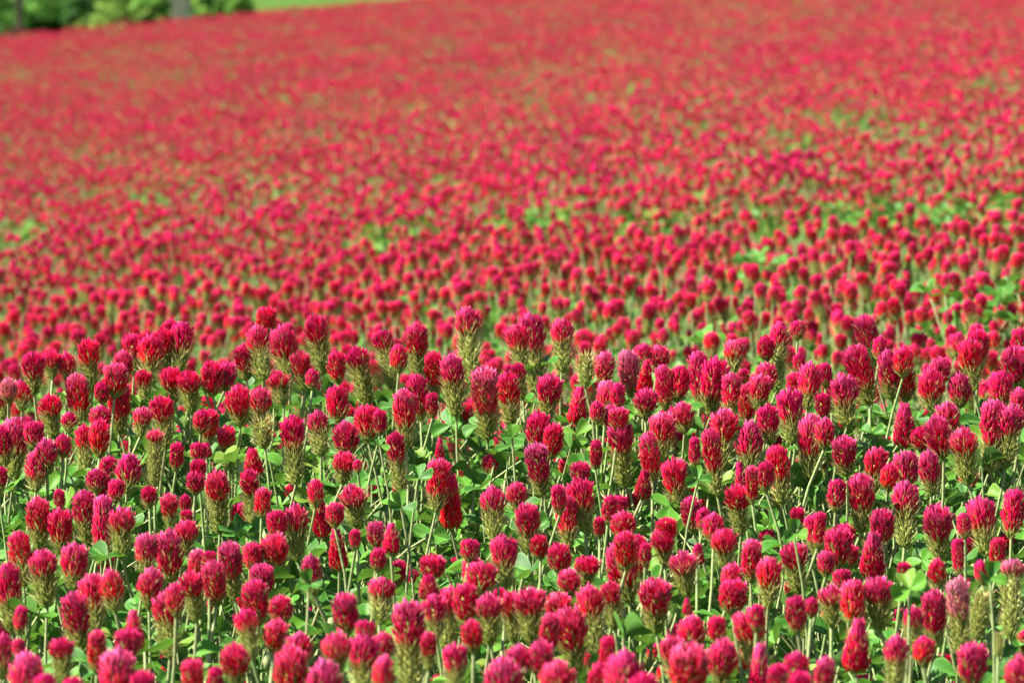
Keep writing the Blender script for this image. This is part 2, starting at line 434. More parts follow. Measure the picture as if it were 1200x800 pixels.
# ------------------------------------------------------------------ far field: clover plants as instances on points (stuff)
def plant_mb(seed, lod, rf, asp, style, h):
    r_=random.Random(seed); mb=MB()
    mp,mc=make_head(rf,asp,style,seed,lod)
    tilt=Matrix.Rotation(r_.uniform(-.22,.22),4,'X') @ Matrix.Rotation(r_.uniform(-.22,.22),4,'Y')
    H=Matrix.Translation((0,0,h-asp*W0)) @ tilt
    mb.merge(mp,H,0); mb.merge(mc,H,1)
    mb.merge(STEMS[seed%10],Matrix.Diagonal((1,1,h-asp*W0,1)),2)
    for k in range(4):
        z=h*r_.uniform(0.30,0.74)-0.05
        M=Matrix.Translation((0,0,max(0,z))) @ Matrix.Rotation(r_.uniform(0,6.28),4,'Z') @ Matrix.Rotation(-r_.uniform(.2,.9),4,'X') @ Matrix.Scale(r_.uniform(.8,1.25),4)
        l=LEAF_MB[r_.randrange(8)]; o=MB(); o.merge(l,None,0); o.m=[2 if q==0 else 3 for q in o.m]
        mb.merge(o,M,0)
    return mb
def proto_collection(name, meshes):
    c=bpy.data.collections.new(name)
    for i,me in enumerate(meshes):
        o=bpy.data.objects.new(me.name,me); c.objects.link(o)
    return c
MATS=[M_PETAL,M_CALYX,M_STEM,M_LEAF]
kinds=[(0.88,1.4,'dome'),(0.76,1.6,'dome'),(0.85,1.3,'dome'),(0.85,1.45,'dome'),(0.62,1.9,'dome'),(0.75,1.5,'dome'),(0.9,1.3,'dome'),(0.55,2.2,'dome')]
mid=[plant_mb(600+i,0,rf,a,s,PLANT).mesh('clover_mid',MATS) for i,(rf,a,s) in enumerate(kinds)]
LOWMB=[plant_mb(700+i,1,rf,a,s,PLANT) for i,(rf,a,s) in enumerate(kinds)]
leafm=[]
for l in LEAF_MB: leafm.append(l.mesh('leaf_piece',[M_STEM,M_LEAF]))
def clump_mb(seed,n):
    r_=random.Random(seed); mb=MB()
    for k in range(n):
        pl=LOWMB[r_.randrange(8)]; z=r_.uniform(.86,1.12)
        mb.merge(pl,Matrix.Translation((r_.uniform(-.13,.13),r_.uniform(-.13,.13),0)) @ Matrix.Rotation(r_.uniform(0,6.28),4,'Z') @ Matrix.Rotation(r_.uniform(-.1,.1),4,'X') @ Matrix.Diagonal((z*r_.uniform(.95,1.1),z*r_.uniform(.95,1.1),z,1)))
    return mb
NCL=[17,17,16,16,15,10,9,6]
clm=[clump_mb(800+i,n_).mesh('clover_clump',MATS) for i,n_ in enumerate(NCL)]
C_CLUMP=proto_collection('clover_clump_pieces',clm)
C_MID=proto_collection('clover_mid_pieces',mid); C_LEAF=proto_collection('leaf_pieces',leafm)

def scatter(name, P, ROT, SC, coll, label, cat, idx=None):
    me=bpy.data.meshes.new(name); n=len(P)
    me.vertices.add(n); me.vertices.foreach_set('co',np.asarray(P,dtype=np.float32).ravel())
    at=me.attributes.new('rot','FLOAT_VECTOR','POINT'); at.data.foreach_set('vector',np.asarray(ROT,dtype=np.float32).ravel())
    at=me.attributes.new('scl','FLOAT_VECTOR','POINT'); at.data.foreach_set('vector',np.asarray(SC,dtype=np.float32).ravel())
    at=me.attributes.new('idx','INT','POINT'); at.data.foreach_set('value',(rng.integers(0,len(coll.objects),n) if idx is None else np.asarray(idx)).astype(np.int32))
    me.update()
    o=link(bpy.data.objects.new(name,me)); tag(o,label,cat,kind='stuff')
    g=bpy.data.node_groups.new(name,'GeometryNodeTree')
    g.interface.new_socket('Geometry',in_out='INPUT',socket_type='NodeSocketGeometry'); g.interface.new_socket('Geometry',in_out='OUTPUT',socket_type='NodeSocketGeometry')
    gi=g.nodes.new('NodeGroupInput'); go=g.nodes.new('NodeGroupOutput')
    ci=g.nodes.new('GeometryNodeCollectionInfo'); ci.inputs['Collection'].default_value=coll; ci.inputs['Separate Children'].default_value=True; ci.inputs['Reset Children'].default_value=True
    ip=g.nodes.new('GeometryNodeInstanceOnPoints'); ip.inputs['Pick Instance'].default_value=True
    def na(nm,dt):
        a=g.nodes.new('GeometryNodeInputNamedAttribute'); a.data_type=dt; a.inputs['Name'].default_value=nm; return a.outputs['Attribute']
    g.links.new(gi.outputs[0],ip.inputs['Points']); g.links.new(ci.outputs[0],ip.inputs['Instance'])
    g.links.new(na('idx','INT'),ip.inputs['Instance Index']); g.links.new(na('rot','FLOAT_VECTOR'),ip.inputs['Rotation']); g.links.new(na('scl','FLOAT_VECTOR'),ip.inputs['Scale'])
    g.links.new(ip.outputs[0],go.inputs[0])
    md=o.modifiers.new('pieces','NODES'); md.node_group=g
    return o

# smooth value noise for the density
_gr=rng.random((256,256))
def vnoise(x,y):
    xi=np.floor(x).astype(int); yi=np.floor(y).astype(int); fx=x-xi; fy=y-yi
    fx=fx*fx*(3-2*fx); fy=fy*fy*(3-2*fy)
    g=lambda a,b:_gr[a%256,b%256]
    return (g(xi,yi)*(1-fx)+g(xi+1,yi)*fx)*(1-fy)+(g(xi,yi+1)*(1-fx)+g(xi+1,yi+1)*fx)*fy
# thin green patches seen in the far field (photo x, y, half width, half height)
GAPS=[(990,255,100,8),(925,253,30,6),(1080,251,28,7),(550,212,26,6),(1000,135,40,7),(42,264,42,10),(620,250,38,4),(470,268,22,3),(160,212,22,5),(630,118,20,4),(935,168,60,5),(1180,236,26,9),
      (860,172,30,4),(1165,330,28,5),(1110,350,22,5),(820,395,30,8),(505,60,30,2),(300,210,20,4),(215,195,18,4),(745,255,18,5),(880,290,25,5),(1140,100,40,4),(720,60,35,2),(330,100,25,3)]
GP=[]
for gx,gy,a,b in GAPS:
    p=far_hit(gx,gy); q=far_hit(gx,gy+b); r2=far_hit(gx,gy-b)
    if p is None or q is None or r2 is None: continue
    dy=(r2.y-q.y)*0.5
    GP.append((p.x,p.y-0.5*dy-0.25,a/F*p.y,max(0.2,dy*1.35)))
def field_points(y0,y1,dens,margin):
    P=[]
    A=0.0
    ye=np.linspace(y0,y1,int((y1-y0)/0.05)+2)
    for a,b in zip(ye[:-1],ye[1:]):
        hw=0.125*b+margin; n=rng.poisson(dens*(b-a)*2*hw)
        P.append(np.stack([rng.uniform(-hw,hw,n),rng.uniform(a,b,n)],1))
    P=np.concatenate(P)
    x,y=P[:,0],P[:,1]
    d=0.30*vnoise(x*1.1+7,y*0.55+3)+0.28*vnoise(x*2.7,y*1.3)+0.42*vnoise(x*10,y*8)
    keep=rng.random(len(P))<np.clip(0.5+3.0*(d-0.47),0.05,1)
    gap=np.zeros(len(P),bool)
    for gx,gy,ra,rb in GP:
        q=((x-gx)/ra)**2+((y-gy)/rb)**2
        gap|=(q<0.6+0.9*rng.random(len(P)))&(rng.random(len(P))<(0.985 if ra>0.15 else 0.9))
    return P, keep&~gap, gap
def trs(P, hs, small=1.0):
    n=len(P); z=ground_z(P[:,0],P[:,1])
    rot=np.stack([rng.normal(0,.07,n),rng.normal(0,.07,n),rng.uniform(0,6.283,n)],1)
    s=rng.uniform(0.88,1.15,n)*small; hz=hs*np.clip(s,0.88,1.12)
    return np.stack([P[:,0],P[:,1],z],1),rot,np.stack([s,s,hz],1)
SPLIT=14.0
Pm,km,gm=field_points(5.6,SPLIT,620,0.8)
P_=Pm[km]; a_,b_,c_=trs(P_,np.clip(rng.normal(0.96,0.07,len(P_)),0.72,1.06),rng.uniform(0.72,1.06,len(P_)))
scatter('clover_stand',a_,b_,c_,C_MID,'dense crimson clover filling the dip and slope just behind the sharp front bank','clover')
# farther off: clumps of a dozen plants on a jittered grid
cell=0.235; Pl=[]
for yy in np.arange(SPLIT,73.5,cell):
    hw=0.125*yy+1.0; xs_=np.arange(-hw,hw,cell); Pl.append(np.stack([xs_+rng.uniform(-.07,.07,len(xs_)),np.full(len(xs_),yy)+rng.uniform(-.07,.07,len(xs_))],1))
Pl=np.concatenate(Pl); x,y=Pl[:,0],Pl[:,1]
d=0.45*vnoise(x*0.8+7,y*0.30+3)+0.35*vnoise(x*2.2,y*0.9)+0.2*rng.random(len(x))
idx=np.where(d>0.50,rng.integers(0,5,len(x)),np.where(d>0.38,rng.integers(5,7,len(x)),7))
gl=np.zeros(len(Pl),bool)
for gx,gy,ra,rb in GP: gl|=((x-gx)/ra)**2+((y-gy)/rb)**2<0.7+0.6*rng.random(len(x))
k_=~gl
a_,b_,c_=trs(Pl[k_],np.clip(rng.normal(0.98,0.07,k_.sum()),0.8,1.12)); b_[:,:2]*=0.3
scatter('clover_field',a_,b_,c_,C_CLUMP,'blurred far clover field rising red to the ridge','clover',idx=idx[k_])
# leaf cover of the far field: thin everywhere, thick and tall in the green patches
def rep_pts(A,n,j): return np.concatenate([A+rng.uniform(-j,j,A.shape) for _ in range(n)]) if len(A) else A
Q1=np.concatenate([rep_pts(Pm[gm],3,.05),rep_pts(Pl[gl],12,.12)]); Q2=Pm[rng.random(len(Pm))<0.3]
Q=np.concatenate([Q1,Q2]); n=len(Q)
z=ground_z(Q[:,0],Q[:,1])+np.concatenate([rng.uniform(0.14,0.26,len(Q1)),rng.uniform(0.07,0.17,len(Q2))])
scatter('clover_leaf_cover',np.stack([Q[:,0],Q[:,1],z],1),np.stack([rng.normal(0,.5,n),rng.normal(0,.5,n),rng.uniform(0,6.28,n)],1),np.repeat(rng.uniform(1.0,1.7,n)[:,None],3,1),C_LEAF,'green leaf cover showing between far clover heads and in thin patches','leaves')

# ------------------------------------------------------------------ near bank: undergrowth (stuff)
def near_pts(n,y0,y1):
    y=rng.uniform(y0,y1,n); x=rng.uniform(-1,1,n)*(0.125*y+0.9); return np.stack([x,y],1)
Q=near_pts(12500,2.0,5.3); n=len(Q)
hz=rng.beta(2.4,1.4,n)*0.245-0.02
z=ground_z(Q[:,0],Q[:,1])+np.maximum(hz,0)
s=rng.uniform(0.75,1.35,n)
scatter('clover_undergrowth',np.stack([Q[:,0],Q[:,1],z],1),np.stack([rng.normal(0,.45,n),rng.normal(0,.45,n),rng.uniform(0,6.28,n)],1),np.repeat(s[:,None],3,1),C_LEAF,'green trifoliate clover leaves crowding under the front flower heads','leaves')

M_GRASS,t=newmat('grass_blade'); oi=N(t,'ShaderNodeObjectInfo')
leafy(t,ramp(t,oi.outputs['Random'],[(0.0,(0.05,0.14,0.015)),(0.55,(0.11,0.22,0.03)),(0.8,(0.22,0.27,0.08)),(1.0,(0.40,0.34,0.18))]),rough=0.5,trans=0.3,spec=0.15)
def blade(seed):
    r_=random.Random(seed); mb=MB(); L=r_.uniform(.15,.27); wd=r_.uniform(.0018,.0042); bend=r_.uniform(.02,.11); V=[]
    for k in range(7):
        q=k/6; hw=wd*0.5*(1-q**2.2)+0.0001; V+=[(-hw,bend*q*q,L*q*(1-0.12*q*q)),(0,bend*q*q+hw*.6,L*q*(1-0.12*q*q)),(hw,bend*q*q,L*q*(1-0.12*q*q))]
    Fc=[]
    for k in range(6): o_=k*3; Fc+=[(o_,o_+1,o_+4,o_+3),(o_+1,o_+2,o_+5,o_+4)]
    mb.add(V,Fc); return mb.mesh('grass_blade',[M_GRASS])
C_GRASS=proto_collection('grass_pieces',[blade(950+i) for i in range(8)])
Q=near_pts(1500,2.2,5.2); n=len(Q)
scatter('grass_blades',np.stack([Q[:,0],Q[:,1],ground_z(Q[:,0],Q[:,1])],1),np.stack([rng.normal(0,.3,n),rng.normal(0,.3,n),rng.uniform(0,6.28,n)],1),np.repeat(rng.uniform(.7,1.15,n)[:,None],3,1),C_GRASS,'thin green and straw coloured grass blades among the near clover','grass')

# ------------------------------------------------------------------ near bank: every flower head read off the photo
# x, top row, bottom row, width, red share of the head, paleness, darkness, shift of the foot against the top (px)
HEADS_TXT = """
39 413 462 24 .6;59 412 444 20 .66;77 413 448 20 .7;103 398 460 22 .42 0 0 4;156 392 438 24 .66;177 393 448 27 .62;190 385 434 21 .66 0 0 4;200 375 415 20 .8;214 378 434 24 .6
88 438 498 25 .75 .55 0 8;23 446 480 22 .7;6 456 492 20 .66 .2;10 443 472 20 .8 .9;57 462 514 26 .5 0 0 6;136 425 465 27 .8 .35;144 411 446 22 .8 .4;138 446 508 24 .7 0 0 2;120 447 474 17 .8
118 475 504 24 .8 .2;81 483 506 18 .7;167 434 475 18 .5 0 .2 4;200 431 473 24 .6 0 0 3;221 435 485 24 .5 0 0 3;188 465 526 25 .5 0 0 6;168 478 512 20 .62 .3;238 480 508 20 .8
17 490 558 31 .62 .45;40 493 526 22 .8;98 498 556 20 .45 0 0 3;117 492 536 24 .82;54 514 556 25 .75 .4;43 527 575 24 .7 .2 .1;74 509 536 18 .8 0 .5;1 500 545 22 .7;2 546 582 15 .6 0 .3
300 380 443 26 .45 .25 .1 10;328 383 445 28 .66 .2 0 13;313 359 392 22 .8;285 404 446 22 .7 0 .2 3;368 368 438 26 .5 .1 0 10;350 412 460 21 .6 .3 .3 8;325 437 475 24 .5 0 .3 8;248 423 465 24 .8;267 424 458 22 .8 .2
279 452 500 27 .72 .1;304 455 494 23 .7 .35;306 488 526 26 0;246 480 524 20 .7;264 499 548 20 .42 .2;342 488 566 26 .4 0 0 5;371 480 533 22 .5 .35 .1 6;403 494 534 29 .82 .25;394 451 495 24 .8 0 .2 4
416 407 480 26 .36 0 0 17;394 412 450 20 .8;446 386 455 22 .34 0 0 15;467 403 436 20 .8;488 379 438 24 .6 .2 .1 2;430 474 517 28 .82;445 480 510 16 .8 .3;471 456 526 24 .6 .5 0 6;462 507 578 20 .42 0 .4 8
242 518 536 14 1;366 432 456 15 .9;547 359 446 28 .33 .25 0 6;621 368 457 28 .42 .25 0 8;604 381 430 24 .6 .2 0 8;660 373 434 25 .5 .25 0 -2;687 412 453 22 0;710 412 452 22 .85 .6;713 445 482 22 .85 .65
528 415 488 26 .5 .35 0 7;508 411 468 20 .72;566 429 516 28 .55 .75 0 6;594 437 496 24 .6 0 0 6;605 425 467 17 .5 0 0 8;646 439 492 26 .62 .2;680 451 496 24 1;488 440 492 24 .82 0 .2 5;632 482 528 28 .9;650 496 538 22 .9
506 460 489 14 .9;483 461 500 13 .8 .5;700 470 496 17 .9 .2;716 474 505 18 .9 .3;735 410 464 24 .82 .8;759 420 463 20 1;777 428 479 20 .85 .2 0 3;774 405 436 22 .85 .3;755 404 428 18 .9
758 456 491 27 .75 .2;724 449 482 18 .85;726 477 504 22 .9 .3;726 493 572 26 .52 .35 0 6;778 484 541 28 .55 .5;759 507 562 22 .8 .35 0 6;799 472 507 24 .7 .35;799 428 470 22 .82;818 411 472 23 .9 .2
840 420 487 29 .72;858 437 488 20 .7 .35;877 448 496 18 .82 .2;893 439 480 22 .7 .4;897 425 458 24 .82 .3;860 398 438 22 .6 .35;871 432 450 14 .9;850 480 552 29 .48 .35;832 503 580 20 .6 .2 0 9
879 493 549 30 .75 .35;899 475 520 24 .7;925 456 519 28 .6 .1 0 3;915 376 456 22 .35 .1;935 376 398 18 .8;898 393 424 20 .8;936 414 438 14 .9;951 424 478 24 .7 .2;934 436 466 22 .85;951 486 562 28 .65 .4
1011 369 431 24 .6 .25 0 14;1000 405 475 28 .7 .2 0 20;988 440 499 29 .55 .35 0 5;973 443 482 20 .7 .3;1040 410 468 26 .75 .4;1058 420 470 24 .82 .1 .3 5;1059 407 442 22 .8;1032 394 422 16 .85 .3;1090 432 483 30 .75 .1
1104 418 454 22 .8 .3;1124 437 477 26 .9 .3 .3;1136 399 457 26 .6 0 .1 5;1146 387 434 24 .75;1172 434 476 28 .9;1189 405 453 30 .8 .3;1197 384 415 20 .9;1166 468 550 26 .62 .35;1186 475 547 26 .5 .3
1060 471 524 30 .95 .2;1111 471 510 28 .85 .4;1094 488 540 30 .82 .35 0 14;1128 501 568 31 .5 .4 0 8;1080 500 530 24 .9;967 490 526 22 .85 .3;988 511 559 26 .75 .45 0 6;963 460 492 16 .85;966 425 454 16 .85 .3;1196 455 502 22 .8 .2
152 532 577 28 .75 .1;128 535 562 20 .85 .75;113 549 577 22 .85 .25;125 556 584 18 1 .8;138 560 588 18 .9 .4;98 575 637 26 .6 .3 0 4;122 578 658 22 .7 .3 0 -2;143 595 654 27 .5 .35;44 583 646 26 .6 .35 0 2
70 597 650 26 .7 .1 0 2;21 622 685 25 .6 .1 0 8;88 637 690 28 .7 .35;49 644 711 32 .5 .25;173 625 670 24 .75 .6;196 621 682 30 .82 .5 0 4;219 610 649 25 .6 .2;218 597 614 14 .9 .3;232 643 680 20 .85 .65
174 569 595 18 .7 0 .2;197 579 621 18 .62 .35;217 579 602 13 .9 0 .2;208 518 552 16 .82 0 .4;182 504 568 19 .12 .3 0 -2;234 518 542 18 .85;232 538 562 18 .9;230 552 580 20 .85 .2;69 573 598 13 .9 0 .5
295 524 558 24 1;291 548 632 21 .25 .1;253 550 626 26 .42 .3 0 3;309 571 606 18 .9 .2;370 561 594 18 .9;373 578 629 24 1 0 0 5;346 591 657 28 .5 .3 0 2;324 597 632 22 .85;411 568 622 30 .5 .4 0 8
393 588 618 20 .85 .2;404 529 568 24 .6 .2;419 538 554 11 .9 .2;393 617 667 24 .95;416 620 644 13 .9;440 610 644 20 .85 .5;459 611 648 22 .95 .1;444 642 670 18 .85;267 633 703 28 .62 .6 0 6;245 645 664 16 .8 .5
296 634 670 22 .9 .1;321 626 684 28 .66 .3 0 4;364 650 696 22 .7 .4 .3 4;516 538 598 25 .68 .2 0 -5;530 555 619 28 1 0 0 -2;516 513 538 12 1 0 .2;627 519 582 24 .7 .7 0 9;577 570 633 28 .5 .25 0 3
606 566 600 24 .75 .25;617 590 649 26 .62 .15 0 4;631 626 656 20 .9 0 .3;680 541 567 22 .85 .15;678 561 624 29 .6 .1 0 9;661 578 638 22 .7 .3 0 6;654 568 602 16 .9 0 .5;552 631 658 20 .85 .1;590 627 687 28 .6 .25 0 3
654 636 673 26 .8 .1;508 650 676 27 .9 .1;501 672 703 26 1;702 605 630 13 .9 .2;716 580 614 16 .85;689 652 686 28 .6;723 633 706 34 .7 .35 0 15;699 515 550 14 .82 0 .5;789 538 602 27 .65 .1 0 6
756 550 585 22 1 0 .8;814 512 548 13 .9 0 .8;809 582 624 22 .82 .2;825 595 624 16 .85;836 601 635 24 .85 .2;848 620 667 28 .62 .1;866 540 592 20 .95 0 .2;881 546 590 14 .85 .4;862 568 627 24 .5 .1 0 8
909 521 589 26 .55 0 0 8;898 540 576 18 .8;934 594 618 16 .85;954 602 648 22 .7;928 637 697 29 .5 .3 0 10;882 632 682 22 .82 .3;902 653 710 26 .55 .2 0 -2;818 636 662 18 .95 .2;798 646 701 31 .5 .4 0 9
776 618 664 26 .6 .1;780 606 636 22 .85;730 599 632 27 .85 .2;727 580 604 16 .85;732 623 668 24 .8 .1;747 627 678 20 .8;757 635 664 14 .9;859 660 698 24 .8 .25;861 678 720 30 .85 .1
1028 525 577 24 .6 .2;1062 528 572 28 .9 .45;1044 543 576 20 .85;1088 528 580 24 .7 .35 .1 4;1009 555 624 28 .6 .35 0 2;982 561 598 20 .82 0 .2;1062 562 638 30 .5 .35 0 -3;1033 596 640 26 .8 .3;1024 621 678 32 .95 .3
984 617 668 30 .9 .15;968 645 676 18 .85 .3;962 600 642 13 .85;1098 591 658 30 .6 .35 0 6;1148 582 648 30 .6 .2 0 6;1129 600 630 16 .9 .2;1190 572 628 24 .8;1169 630 668 18 .9 0 .4;1122 630 672 13 .85 0 .4
1149 656 684 16 .9 .8;1187 655 745 26 .22 .8 .2;9 659 737 28 .6 .1 0 4;107 672 738 28 .62 .2 0 6;128 667 716 26 .75 .25 .1 8;85 694 770 30 .55 .35 0 9;178 666 713 28 .75 .5;194 694 768 30 .5 .3 0 6;205 683 722 22 .8 .2
222 670 729 24 .45 .2 0 8;156 713 760 24 .95 .25 0 3;150 736 776 28 .9 .1;114 738 789 20 .85 .3;71 748 798 26 .5 .1 0 4;30 764 832 38 .7 .35;139 758 838 38 .7 .6;4 743 795 22 .75 .2;21 747 772 14 .9
54 788 836 26 .8 .6;168 786 842 26 .75 .4;226 771 815 24 .8 .2;26 709 742 15 .85 .1;86 793 840 24 .8 .4;249 656 711 26 .82 .45;306 660 702 26 .8 .35;297 680 734 28 .85 .15 0 6;286 713 770 24 .5 0 0 10
328 698 732 26 .85 .2;325 726 766 28 .85 .35 0 -5;273 753 806 32 .7 .25;254 780 820 18 .85;402 694 744 28 .92 .4;449 676 728 28 .5 .25;429 726 750 22 .9;478 703 812 35 .46 .5 0 4;340 757 836 40 .7 .4
351 741 780 30 .82 .4;394 742 796 30 .62 .35;427 743 806 34 .6 .25;380 774 838 39 .7 .55;452 768 818 24 .7 .3;450 740 772 22 .8 .3;553 649 690 20 .8 .45;565 657 696 33 .8 .2;528 687 759 24 .5 .2;545 683 732 26 .8 .1
509 697 748 26 .55 .2 0 2;572 695 757 29 .45 .35 0 2;596 694 754 26 .5 .1 0 8;620 690 754 34 .48 .35 0 3;655 694 734 30 .8 .5;667 667 702 26 .75 .45;665 712 793 36 .62 .35 0 10;645 718 770 21 .85 .3;690 684 763 30 .45 .2 0 6
714 680 738 22 .4 .2;551 726 764 24 .85 .2;533 754 806 26 .66 .15;608 756 796 29 .8 .35;633 750 796 29 .8 .35;589 772 836 44 .7 .55;654 775 836 38 .72 .35;703 777 828 30 .75 .1;713 745 792 18 .85
502 740 786 18 .66 .2;767 678 743 33 .62 .35 0 3;812 722 768 30 .78 .1;839 721 754 20 .8;877 715 778 34 .66 .25;787 745 796 26 .6 .35;811 754 832 40 .72 .55;850 748 808 33 .7 .25;892 751 822 30 1 .3
911 778 822 22 .85;934 764 800 28 .8 .1;732 764 834 40 .72 .2;756 789 840 38 .75 .2;932 698 742 22 .8 .1 .1;936 787 836 30 .75 .5;952 700 724 15 .9 .3;805 700 720 12 1;888 708 740 17 .9
974 686 734 30 .5 .3;986 666 692 20 .9 .1;1000 678 730 26 .82 .25;1028 677 739 32 .45 .35 0 4;1007 723 788 34 1 .15;1052 744 812 26 .52 .3;1071 710 764 22 .52 .1;1094 691 759 26 .68 .3;1122 677 772 27 .4 1
1153 690 750 24 0;1098 655 692 20 .7 .1;1084 745 780 24 .85;1142 752 808 32 .92 .3;969 769 818 24 .75 .5;1194 768 826 32 .75 .3;1060 658 676 14 .8 .6;1171 740 768 11 0
"""
HEADS=[]
for rec in HEADS_TXT.replace('\n',';').split(';'):
    q=rec.split()
    if len(q)<5: continue
    q=[float(v) for v in q]+[0.0]*(8-len(q)); HEADS.append(q)
_fr=np.array([r_ for r_,d_ in FG_ROW][::-1],float); _fd=np.array([d_ for r_,d_ in FG_ROW][::-1],float)
def near_depth(yt): return float(np.interp(yt,_fr,_fd))
order=sorted(range(len(HEADS)),key=lambda i:-(HEADS[i][3]*(min(HEADS[i][2],800)-HEADS[i][1])))
INDIV=set(order[:300])

def look(h):
    x,yt,yb,w_,rf,pale,dark,dx=h
    if rf==0: a='spent green clover spike'
    elif dark>=0.5: a='dark wine-red clover head'
    elif pale>=0.75: a='faded pale pink clover head'
    elif rf<0.4: a='long green clover spike capped crimson'
    elif pale>=0.45: a='crimson clover head with pink tip'
    elif rf<0.58: a='half crimson half green clover head'
    elif rf>=0.95: a='pointed all-red clover head'
    elif (yb-yt)/w_>2.2: a='tall slim crimson clover head'
    elif w_<19: a='small crimson clover head'
    elif (yb-yt)/w_<1.6: a='squat round crimson clover head'
    elif w_>=32: a='big blurred crimson clover head'
    else: a='plump crimson clover head'
    if dx>=9: a='left-leaning '+a
    elif dx<=-5: a='right-leaning '+a
    return a
TEN=['','one tenth','two tenths','three tenths','four tenths','half way','six tenths','seven tenths','eight tenths','nine tenths']
def place(h):
    cx=h[0]/1200; cy=(h[1]+min(h[2],800))/1600
    k=round(cx*10)
    c='at the left edge' if cx<0.05 else 'at the right edge' if cx>0.95 else TEN[min(9,max(1,k))]+' across'
    r='on the crest' if h[1]<425 else 'along the bottom edge' if h[2]>800 else TEN[min(9,round(cy*10))]+' down'
    return c+', '+r
SPECIAL={ (547,359):'tallest clover head on the crest, crimson cap above long dark spent spike',
 (621,368):'double-width crimson clover on the crest, herringbone green base, right of the tallest',
 (566,429):'sharp clover head with whitish pink tip just below the tallest crest flower',
 (530,555):'pointed all-red clover head standing alone over green leaves near the middle',
 (1122,677):'palest pink faded clover spike at lower right beside the folded leaf',
 (1187,655):'dusky faded clover spike at the right edge behind the single leaf',
 (1153,690):'spent yellow-green clover spike directly under the single leaf at right',
 (478,703):'large blurred pink-topped clover leaning up from the bottom edge, left of centre',
 (756,550):'dark wine-red unopened clover head in shade right of centre',
 (627,519):'rose-tipped slim clover head tilted left above pale leaves in the middle',
 (1007,723):'big pointed all-red clover head with whitish tip at lower right',
 (723,633):'big pink clover head leaning left on a thick stem, lower centre',
 (306,488):'spent yellow-green clover spike under a pink head, left of centre',
 (687,412):'spent yellow-green clover spike on the crest right of centre',
 (1011,369):'highest clover head on the right of the crest, leaning left'}
def stem_local(stem_obj, a, b):
    d=b-a; L=d.length
    stem_obj.location=a; stem_obj.rotation_mode='QUATERNION'
    stem_obj.rotation_quaternion=Vector((0,0,1)).rotation_difference(d); stem_obj.scale=(1,1,L)
def near_plant(i,h):
    x,yt,yb,w_,rf,pale,dark,dx=h
    r_=random.Random(5000+i)
    D=near_depth(yt)+r_.uniform(-.07,.07)
    top=pix(x,yt,D); s=D/F
    Lw=max((yb-yt)*s*1.05,1.2*w_*s); Ww=w_*s*(1.06 if rf>=0.95 else 1.26)
    toward=Vector((0,1,0))*r_.uniform(-.25,.25)*Lw
    foot=top-Vector((-dx*s,0,math.sqrt(max(Lw**2-(dx*s)**2,1e-6))))+toward
    if dx==0: foot.x+=r_.uniform(-.12,.12)*Lw
    ax=(top-foot).normalized()
    # stem foot on the ground
    gx=foot.x-ax.x*0.12+r_.uniform(-.02,.02); gy=foot.y+r_.uniform(-.03,.04)
    gz=float(ground_z(gx,gy))
    base=Vector((gx,gy,gz))
    asp=min(ASPS,key=lambda a:abs(math.log(a/(Lw/Ww))))
    rfk=0.0 if rf==0 else 1.0 if rf>=0.95 else min(RFS[1:],key=lambda a:abs(a-rf-0.05))
    return r_,base,foot-base,ax,Lw,Ww,asp,rfk,r_.randrange(2)
def spin_quat(ax,ang): return Vector((0,0,1)).rotation_difference(ax) @ Quaternion((0,0,1),ang)
EXTRA=[]
LABELS={}; same={}
for i in sorted(INDIV):
    h=HEADS[i]; key=(int(h[0]),int(h[1]))
    if key in SPECIAL: LABELS[i]=SPECIAL[key]
    else: same.setdefault(look(h)+', '+place(h),[]).append(i)
ORD={1:[''],2:['left','right'],3:['left','middle','right'],4:['leftmost','second','third','rightmost'],5:['leftmost','second','middle','fourth','rightmost']}
for k_,ids in same.items():
    ids.sort(key=lambda i:HEADS[i][0])
    for j,i in enumerate(ids):
        n_=len(ids); LABELS[i]=k_ if n_==1 else k_+', '+(ORD[n_][j] if n_ in ORD else 'number')+(' one' if n_>1 else '')
used_labels={}
